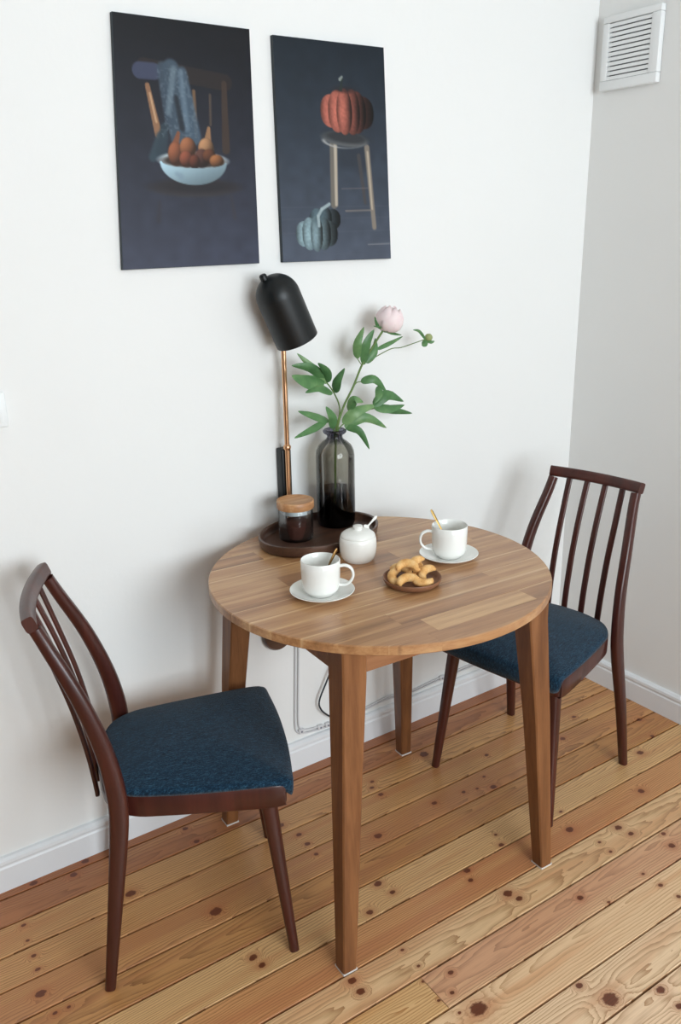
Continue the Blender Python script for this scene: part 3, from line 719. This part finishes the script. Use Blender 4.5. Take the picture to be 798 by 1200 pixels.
LEAVES = [((-1.0327,-.0860,1.1305),(-1.0681,-.0840,1.1698),(-1.1039,-.0660,1.2090),.0196),((-1.0327,-.0860,1.1327),(-1.0439,-.1040,1.1613),(-1.0702,-.1060,1.1869),.0218),((-1.0402,-.0860,1.1377),(-1.0999,-.1090,1.1448),(-1.1518,-.1160,1.1653),.0371),((-1.0375,-.0860,1.1417),(-1.0843,-.0940,1.1746),(-1.1326,-.0860,1.1845),.0240),
 ((-1.0154,-.0860,1.1051),(-1.0708,-.1090,1.1270),(-1.1150,-.1160,1.1204),.0240),((-1.0076,-.0860,1.1042),(-1.0140,-.1040,1.1371),(-.9915,-.1060,1.1668),.0240),((-1.0276,-.0860,1.0349),(-1.0880,-.1090,1.0594),(-1.1373,-.1160,1.0784),.0196),((-1.0353,-.0860,1.0359),(-1.0989,-.1165,1.0280),(-1.1599,-.1310,1.0180),.0175),
 ((-1.0151,-.0860,1.0134),(-1.0291,-.1040,1.0467),(-1.0501,-.1060,1.0776),.0240),((-.9806,-.0860,1.0130),(-.9321,-.1090,1.0348),(-.8685,-.1160,1.0004),.0262),((-.9780,-.0860,1.0105),(-.9533,-.1115,1.0024),(-.9281,-.1210,.9532),.0196),((-.9858,-.0860,1.0226),(-.9552,-.1040,1.0525),(-.8913,-.1060,1.0625),.0284),
 ((-.9023,-.1060,1.0617),(-.8640,-.1140,1.0871),(-.8038,-.1060,1.0610),.0305),((-.9023,-.1060,1.0594),(-.8681,-.1265,1.0538),(-.8210,-.1310,1.0576),.0262),((-.8968,-.1060,1.0565),(-.8337,-.1040,1.0393),(-.7580,-.0860,1.0200),.0196),((-.9665,-.0860,1.0512),(-.9663,-.1090,1.0852),(-.9421,-.1160,1.0768),.0240),
 ((-.9278,-.0860,1.1236),(-.8976,-.1040,1.1292),(-.8606,-.1060,1.0923),.0218),((-.8807,-.0960,1.1088),(-.8917,-.1140,1.0903),(-.9070,-.1160,1.0703),.0196),((-.9377,-.0860,1.1831),(-.9464,-.0990,1.2233),(-.9240,-.0960,1.2613),.0218),((-.9164,-.0860,1.1660),(-.9211,-.1040,1.2175),(-.8995,-.1060,1.2540),.0262),
 ((-.9110,-.0860,1.1698),(-.8877,-.0915,1.1964),(-.8769,-.0810,1.2291),.0196),((-.8754,-.0860,1.2013),(-.8342,-.0865,1.2132),(-.7796,-.0710,1.2252),.0109)]
VIEWN = Vector((-.45, -.85, .28)).normalized()
rl = random.Random(5)
def leaf(a, m_, b_, w, tone, parent=peony, name='leaf', mat=None, cup=.25):
    P = cr([pv(a), pv(m_), pv(b_)], 6); n = len(P); v, f = [], []
    tw = rl.uniform(-.5, .5)
    for i, p in enumerate(P):
        t = i/(n-1); tg = (P[min(i+1, n-1)]-P[max(i-1, 0)]).normalized()
        nv = (VIEWN+Vector((rl.uniform(-.05, .05), 0, rl.uniform(-.05, .05)))).normalized()
        sd = tg.cross(nv).normalized(); nr = sd.cross(tg)
        sd = (sd*math.cos(tw)+nr*math.sin(tw)); nr = sd.cross(tg).normalized()
        hw = w*.54*(math.sin(PI*min(1, t**.8*.96+.04))**.85)*(1-.25*t)+.0006
        for q, e in ((-1, cup), (-.5, cup*.35), (0, 0), (.5, cup*.35), (1, cup)):
            v.append(p+sd*hw*q-nr*(hw*e))
    for i in range(n-1):
        for k in range(4): f.append((i*5+k, i*5+k+1, (i+1)*5+k+1, (i+1)*5+k))
    o = mesh(name, v, f, mat or M_leaf, parent, True); o['tone'] = tone; return o
for i, (a, m_, b_, w) in enumerate(LEAVES): leaf(a, m_, b_, w, [.75, .15, .45, .25, .5, .2, .45, .4, .5, .6, .4, .75, .3, .5, .25, .6, .35, .55, .6, .25, .35, .5][i])
# bloom: overlapping cupped petals, tilted a little
fc = pv((-.8355, -.086, 1.2755))
bloom = mesh('bloom', [], [], None, peony); bpy.data.objects.remove(bloom)
def petal_mesh(th0, dth, R, z0, z1, close, ruff, seed):
    rr = random.Random(seed); v, f = [], []; nu, nv = 9, 7
    ph = rr.uniform(0, 6)
    for j in range(nv):
        t = j/(nv-1); lat = -1.25+t*(1.25+z1)
        for i in range(nu):
            s = i/(nu-1)*2-1; wd = math.sin(PI*min(1, .25+t*.62))**.6*(1-.25*max(0, t-.6)*abs(s))
            th = th0+s*dth*wd; r = R*math.cos(lat)*(1-close*t*t)+.001
            zz = R*math.sin(lat)*1.0+ruff*math.sin(3*s+ph)*t*t - .006*t*t*s*s
            v.append((r*math.cos(th), r*math.sin(th), zz))
    for j in range(nv-1):
        for i in range(nu-1): f.append((j*nu+i, j*nu+i+1, (j+1)*nu+i+1, (j+1)*nu+i))
    return v, f
v, f = [], []
for k in range(14):                      # heart of the bud
    pass
heart = lathe('bloom', [(0, -.026), (.012, -.024), (.022, -.014), (.026, 0), (.024, .012), (.016, .021), (.006, .025), (0, .0245)], M_petal, peony, 24, tuple(fc))
heart.rotation_euler = (math.radians(10), math.radians(14), 0); heart.scale = (1.2, 1.2, 1.12)
for k in range(9):
    lay = 0 if k < 4 else 1
    v, f = petal_mesh(k*2.4+.3, 1.0 if lay else 1.15, .0295 if not lay else .0325, 0, (.95 if k % 3 else .7), .12+.1*lay, .003, k)
    o = mesh('petal', v, f, M_petal, heart, True)
    md = o.modifiers.new('thickness', 'SOLIDIFY'); md.thickness = .0006
for a, m_, b_, w in (((-.853,-.086,1.249),(-.876,-.088,1.262),(-.884,-.088,1.284),.008), ((-.853,-.086,1.249),(-.835,-.098,1.240),(-.811,-.105,1.234),.010), ((-.856,-.086,1.247),(-.85,-.10,1.252),(-.843,-.112,1.262),.014), ((-.858,-.09,1.252),(-.878,-.095,1.258),(-.897,-.10,1.262),.004)):
    leaf(a, m_, b_, w, .3, peony, 'sepal')
bc = pv((-.7043, -.086, 1.2172))
bud = lathe('bud', [(0, -.0105), (.006, -.009), (.0102, -.003), (.0108, .002), (.008, .008), (.003, .0108), (0, .011)], M_bud, peony, 20, tuple(bc)); bud.rotation_euler = (0, math.radians(65), 0)
for a, m_, b_, w in (((-.715,-.086,1.214),(-.735,-.085,1.236),(-.752,-.08,1.2405),.007), ((-.716,-.086,1.213),(-.725,-.095,1.203),(-.738,-.10,1.2),.016), ((-.714,-.086,1.213),(-.705,-.098,1.207),(-.695,-.1,1.209),.009)):
    leaf(a, m_, b_, w, .4, peony, 'sepal')

# ------------------------------------------------------------------ crockery
def make_cup(label, loc, handle):
    t = thing('coffee_cup', label, 'cup', loc, handle, 'white cups on the table')
    R = .042; H = .076
    lathe('body', [(0, .003), (.024, .003), (.0245, 0), (.028, 0), (.0292, .003), (.0350, .0065), (.0385, .0125), (.0402, .021), (.0412, .035), (.0417, .055), (R, H-.001), (R-.0012, H+.0006), (R-.0026, H-.001), (.0389, .055), (.0384, .035), (.0372, .021), (.034, .0125), (.026, .008), (0, .0075)], M_ceramic, t, 56)
    path = cr([(.0395, 0, .061), (.052, 0, .0625), (.0645, 0, .056), (.0690, 0, .042), (.0645, 0, .028), (.053, 0, .0195), (.0375, 0, .019)], 5)
    sweep('handle', path, [(.0030, .0056)]*len(path), M_ceramic, t, 12, (0, 1, 0), 2.3)
    return t
def make_saucer(label, loc):
    return tag(lathe('saucer', [(0, .0015), (.032, .0015), (.033, 0), (.038, 0), (.040, .002), (.056, .006), (.068, .0125), (.0695, .0142), (.0688, .0150), (.066, .0140), (.054, .0085), (.038, .0052), (.030, .0045), (0, .0042)], M_ceramic, None, 64, loc), label, 'saucer', 'white saucers under the cups')
def make_spoon(name, label, mat, base, tip, up, L=.12, w=.0085, group=None):
    """spoon with its bowl at base and handle end at tip"""
    o = thing(name, label, 'spoon', base, 0, group)
    d = (Vector(tip)-Vector(base)); L = d.length
    sd = d.normalized().cross(Vector(up)).normalized()
    ss = [0, .03, .08, .14, .2, .26, .34, .6, .85, .95, 1.0]
    ww = [.002, .6*w, .95*w, w, .8*w, .35*w, .22*w, .26*w, .42*w, .42*w, .2*w]
    path = [d*s for s in ss]
    sweep('spoon_body', path, [(a, .0013) for a in ww], mat, o, 10, tuple(d.normalized().cross(sd)), 2.4)
    return o
s1 = make_saucer('white saucer under the left coffee cup', (-1.290, -.443, TZ))
s2 = make_saucer('white saucer under the cup nearest the right chair', (-.930, -.441, TZ))
c1 = make_cup('white coffee cup with handle to the right, on the left saucer', (-1.293, -.443, TZ+.0056), math.radians(-36))
c2 = make_cup('white coffee cup with handle to the left, near the right chair', (-.929, -.441, TZ+.0056), math.radians(146))
zb = TZ+.0056
make_spoon('teaspoon', 'metal teaspoon, brown reflection in its colour, leaning in the left cup', M_spoon_reflection, (-1.300, -.440, zb+.010), (-1.252, -.446, zb+.092), (0, -1, .3), group='spoons in the cups')
make_spoon('teaspoon', 'thin brass teaspoon leaning in the right cup', M_gold, (-.925, -.452, zb+.010), (-.952, -.400, zb+.108), (0, -1, .3), group='spoons in the cups')
# sugar bowl
sg = thing('sugar_bowl', 'white lidded sugar bowl in front of the tray', 'sugar bowl', (-1.105, -.318, TZ))
lathe('body', [(0, .0015), (.030, .0015), (.031, 0), (.034, 0), (.037, .004), (.0405, .010), (.0430, .022), (.0440, .036), (.0435, .049), (.0422, .056), (.0408, .058), (.0395, .056), (.0405, .05), (.0405, .034), (.039, .020), (.03, .006), (0, .005)], M_ceramic_matt, sg, 56)
ld_ = lathe('lid', [(0, .0575), (.0405, .0575), (.0412, .0595), (.0392, .0640), (.032, .0695), (.022, .0730), (.012, .0745), (0, .0748)], M_ceramic_matt, sg, 48)
lathe('knob', [(0, .0740), (.0110, .0740), (.0098, .0765), (.0120, .0805), (.0112, .0835), (.006, .0848), (0, .0848)], M_ceramic_matt, ld_, 24)
make_spoon('sugar_spoon', 'small white spoon handle sticking out of the sugar bowl', M_ceramic_matt, (-1.080, -.312, TZ+.0675), (-1.0365, -.300, TZ+.088), (0, -1, .6), w=.009)
# cookies
px_, py_ = -1.099, -.511
tag(lathe('snack_dish', [(0, 0), (.046, 0), (.055, .002), (.061, .008), (.0645, .0155), (.0638, .0178), (.0615, .0172), (.057, .010), (.050, .0065), (0, .0055)], M_bowlwood, None, 64, (px_, py_, TZ)), 'small turned brown wooden dish of crescent biscuits', 'dish')
def mat_cookie():
    t = NT('golden_biscuit'); co = t.coords(); n = t.noise(co, 45, 4); f = t.noise(co, 420, 3)
    t.base(t.ramp(t.math('ADD', t.math('MULTIPLY', n, .7), t.math('MULTIPLY', f, .3)), [(.3, srgb(192, 128, 66)), (.5, srgb(226, 174, 108)), (.72, srgb(244, 210, 154))]), .7, .3)
    t.bump(f, .5, .001); return t.m
M_cookie = mat_cookie()
def cookie_mesh():
    path = []; sz = []
    for k in range(15):
        s = k/14*2-1; a = s*1.75; path.append((.0172*math.cos(a)-.006, .0172*math.sin(a)*1.12, 0)); r = .0096*(1-.42*abs(s)**2.2); 
        sz.append((r*1.05, r*.95))
    # rounded ends
    sz[0] = sz[-1] = (.0024, .0024); sz[1] = sz[-2] = (.0052, .0050)
    return sweep('crescent_biscuit', path, sz, M_cookie, None, 14, (0, 0, 1), 2.)
ck = cookie_mesh(); ZC = TZ+.0094
CK = [(-.031, .014, .0105, 2.5, 0, 'crescent biscuit at the left rim of the dish, curl open to the front'), (-.028, -.020, .0100, 1.2, 0, 'small biscuit half hidden at the front left of the dish'), (.003, -.031, .0105, 3.7, 0, 'crescent biscuit lying at the front of the dish'), (.034, -.012, .0105, 1.9, 0, 'crescent biscuit at the front right of the dish'),
      (.030, .028, .0105, -.6, 0, 'biscuit curling up at the back right rim of the dish'), (-.003, .036, .0105, .6, 0, 'biscuit at the back of the dish behind the pile'), (-.008, .008, .0290, .9, .12, 'topmost crescent biscuit in the middle of the pile'), (.024, .008, .0290, 2.2, -.1, 'upper biscuit resting on the right side of the pile')]
for i, (x, y, z, rz, tl, lab) in enumerate(CK):
    o = ck if i == 0 else ck.copy()
    if i: COL.objects.link(o)
    o.location = (px_+x, py_+y, ZC+z); o.rotation_euler = (Matrix.Rotation(math.radians(24)+tl, 3, Vector((.77, -.64, 0))) @ Matrix.Rotation(rz, 3, 'Z')).to_euler()
    tag(o, lab, 'biscuit', 'crescent biscuits in the wooden dish')
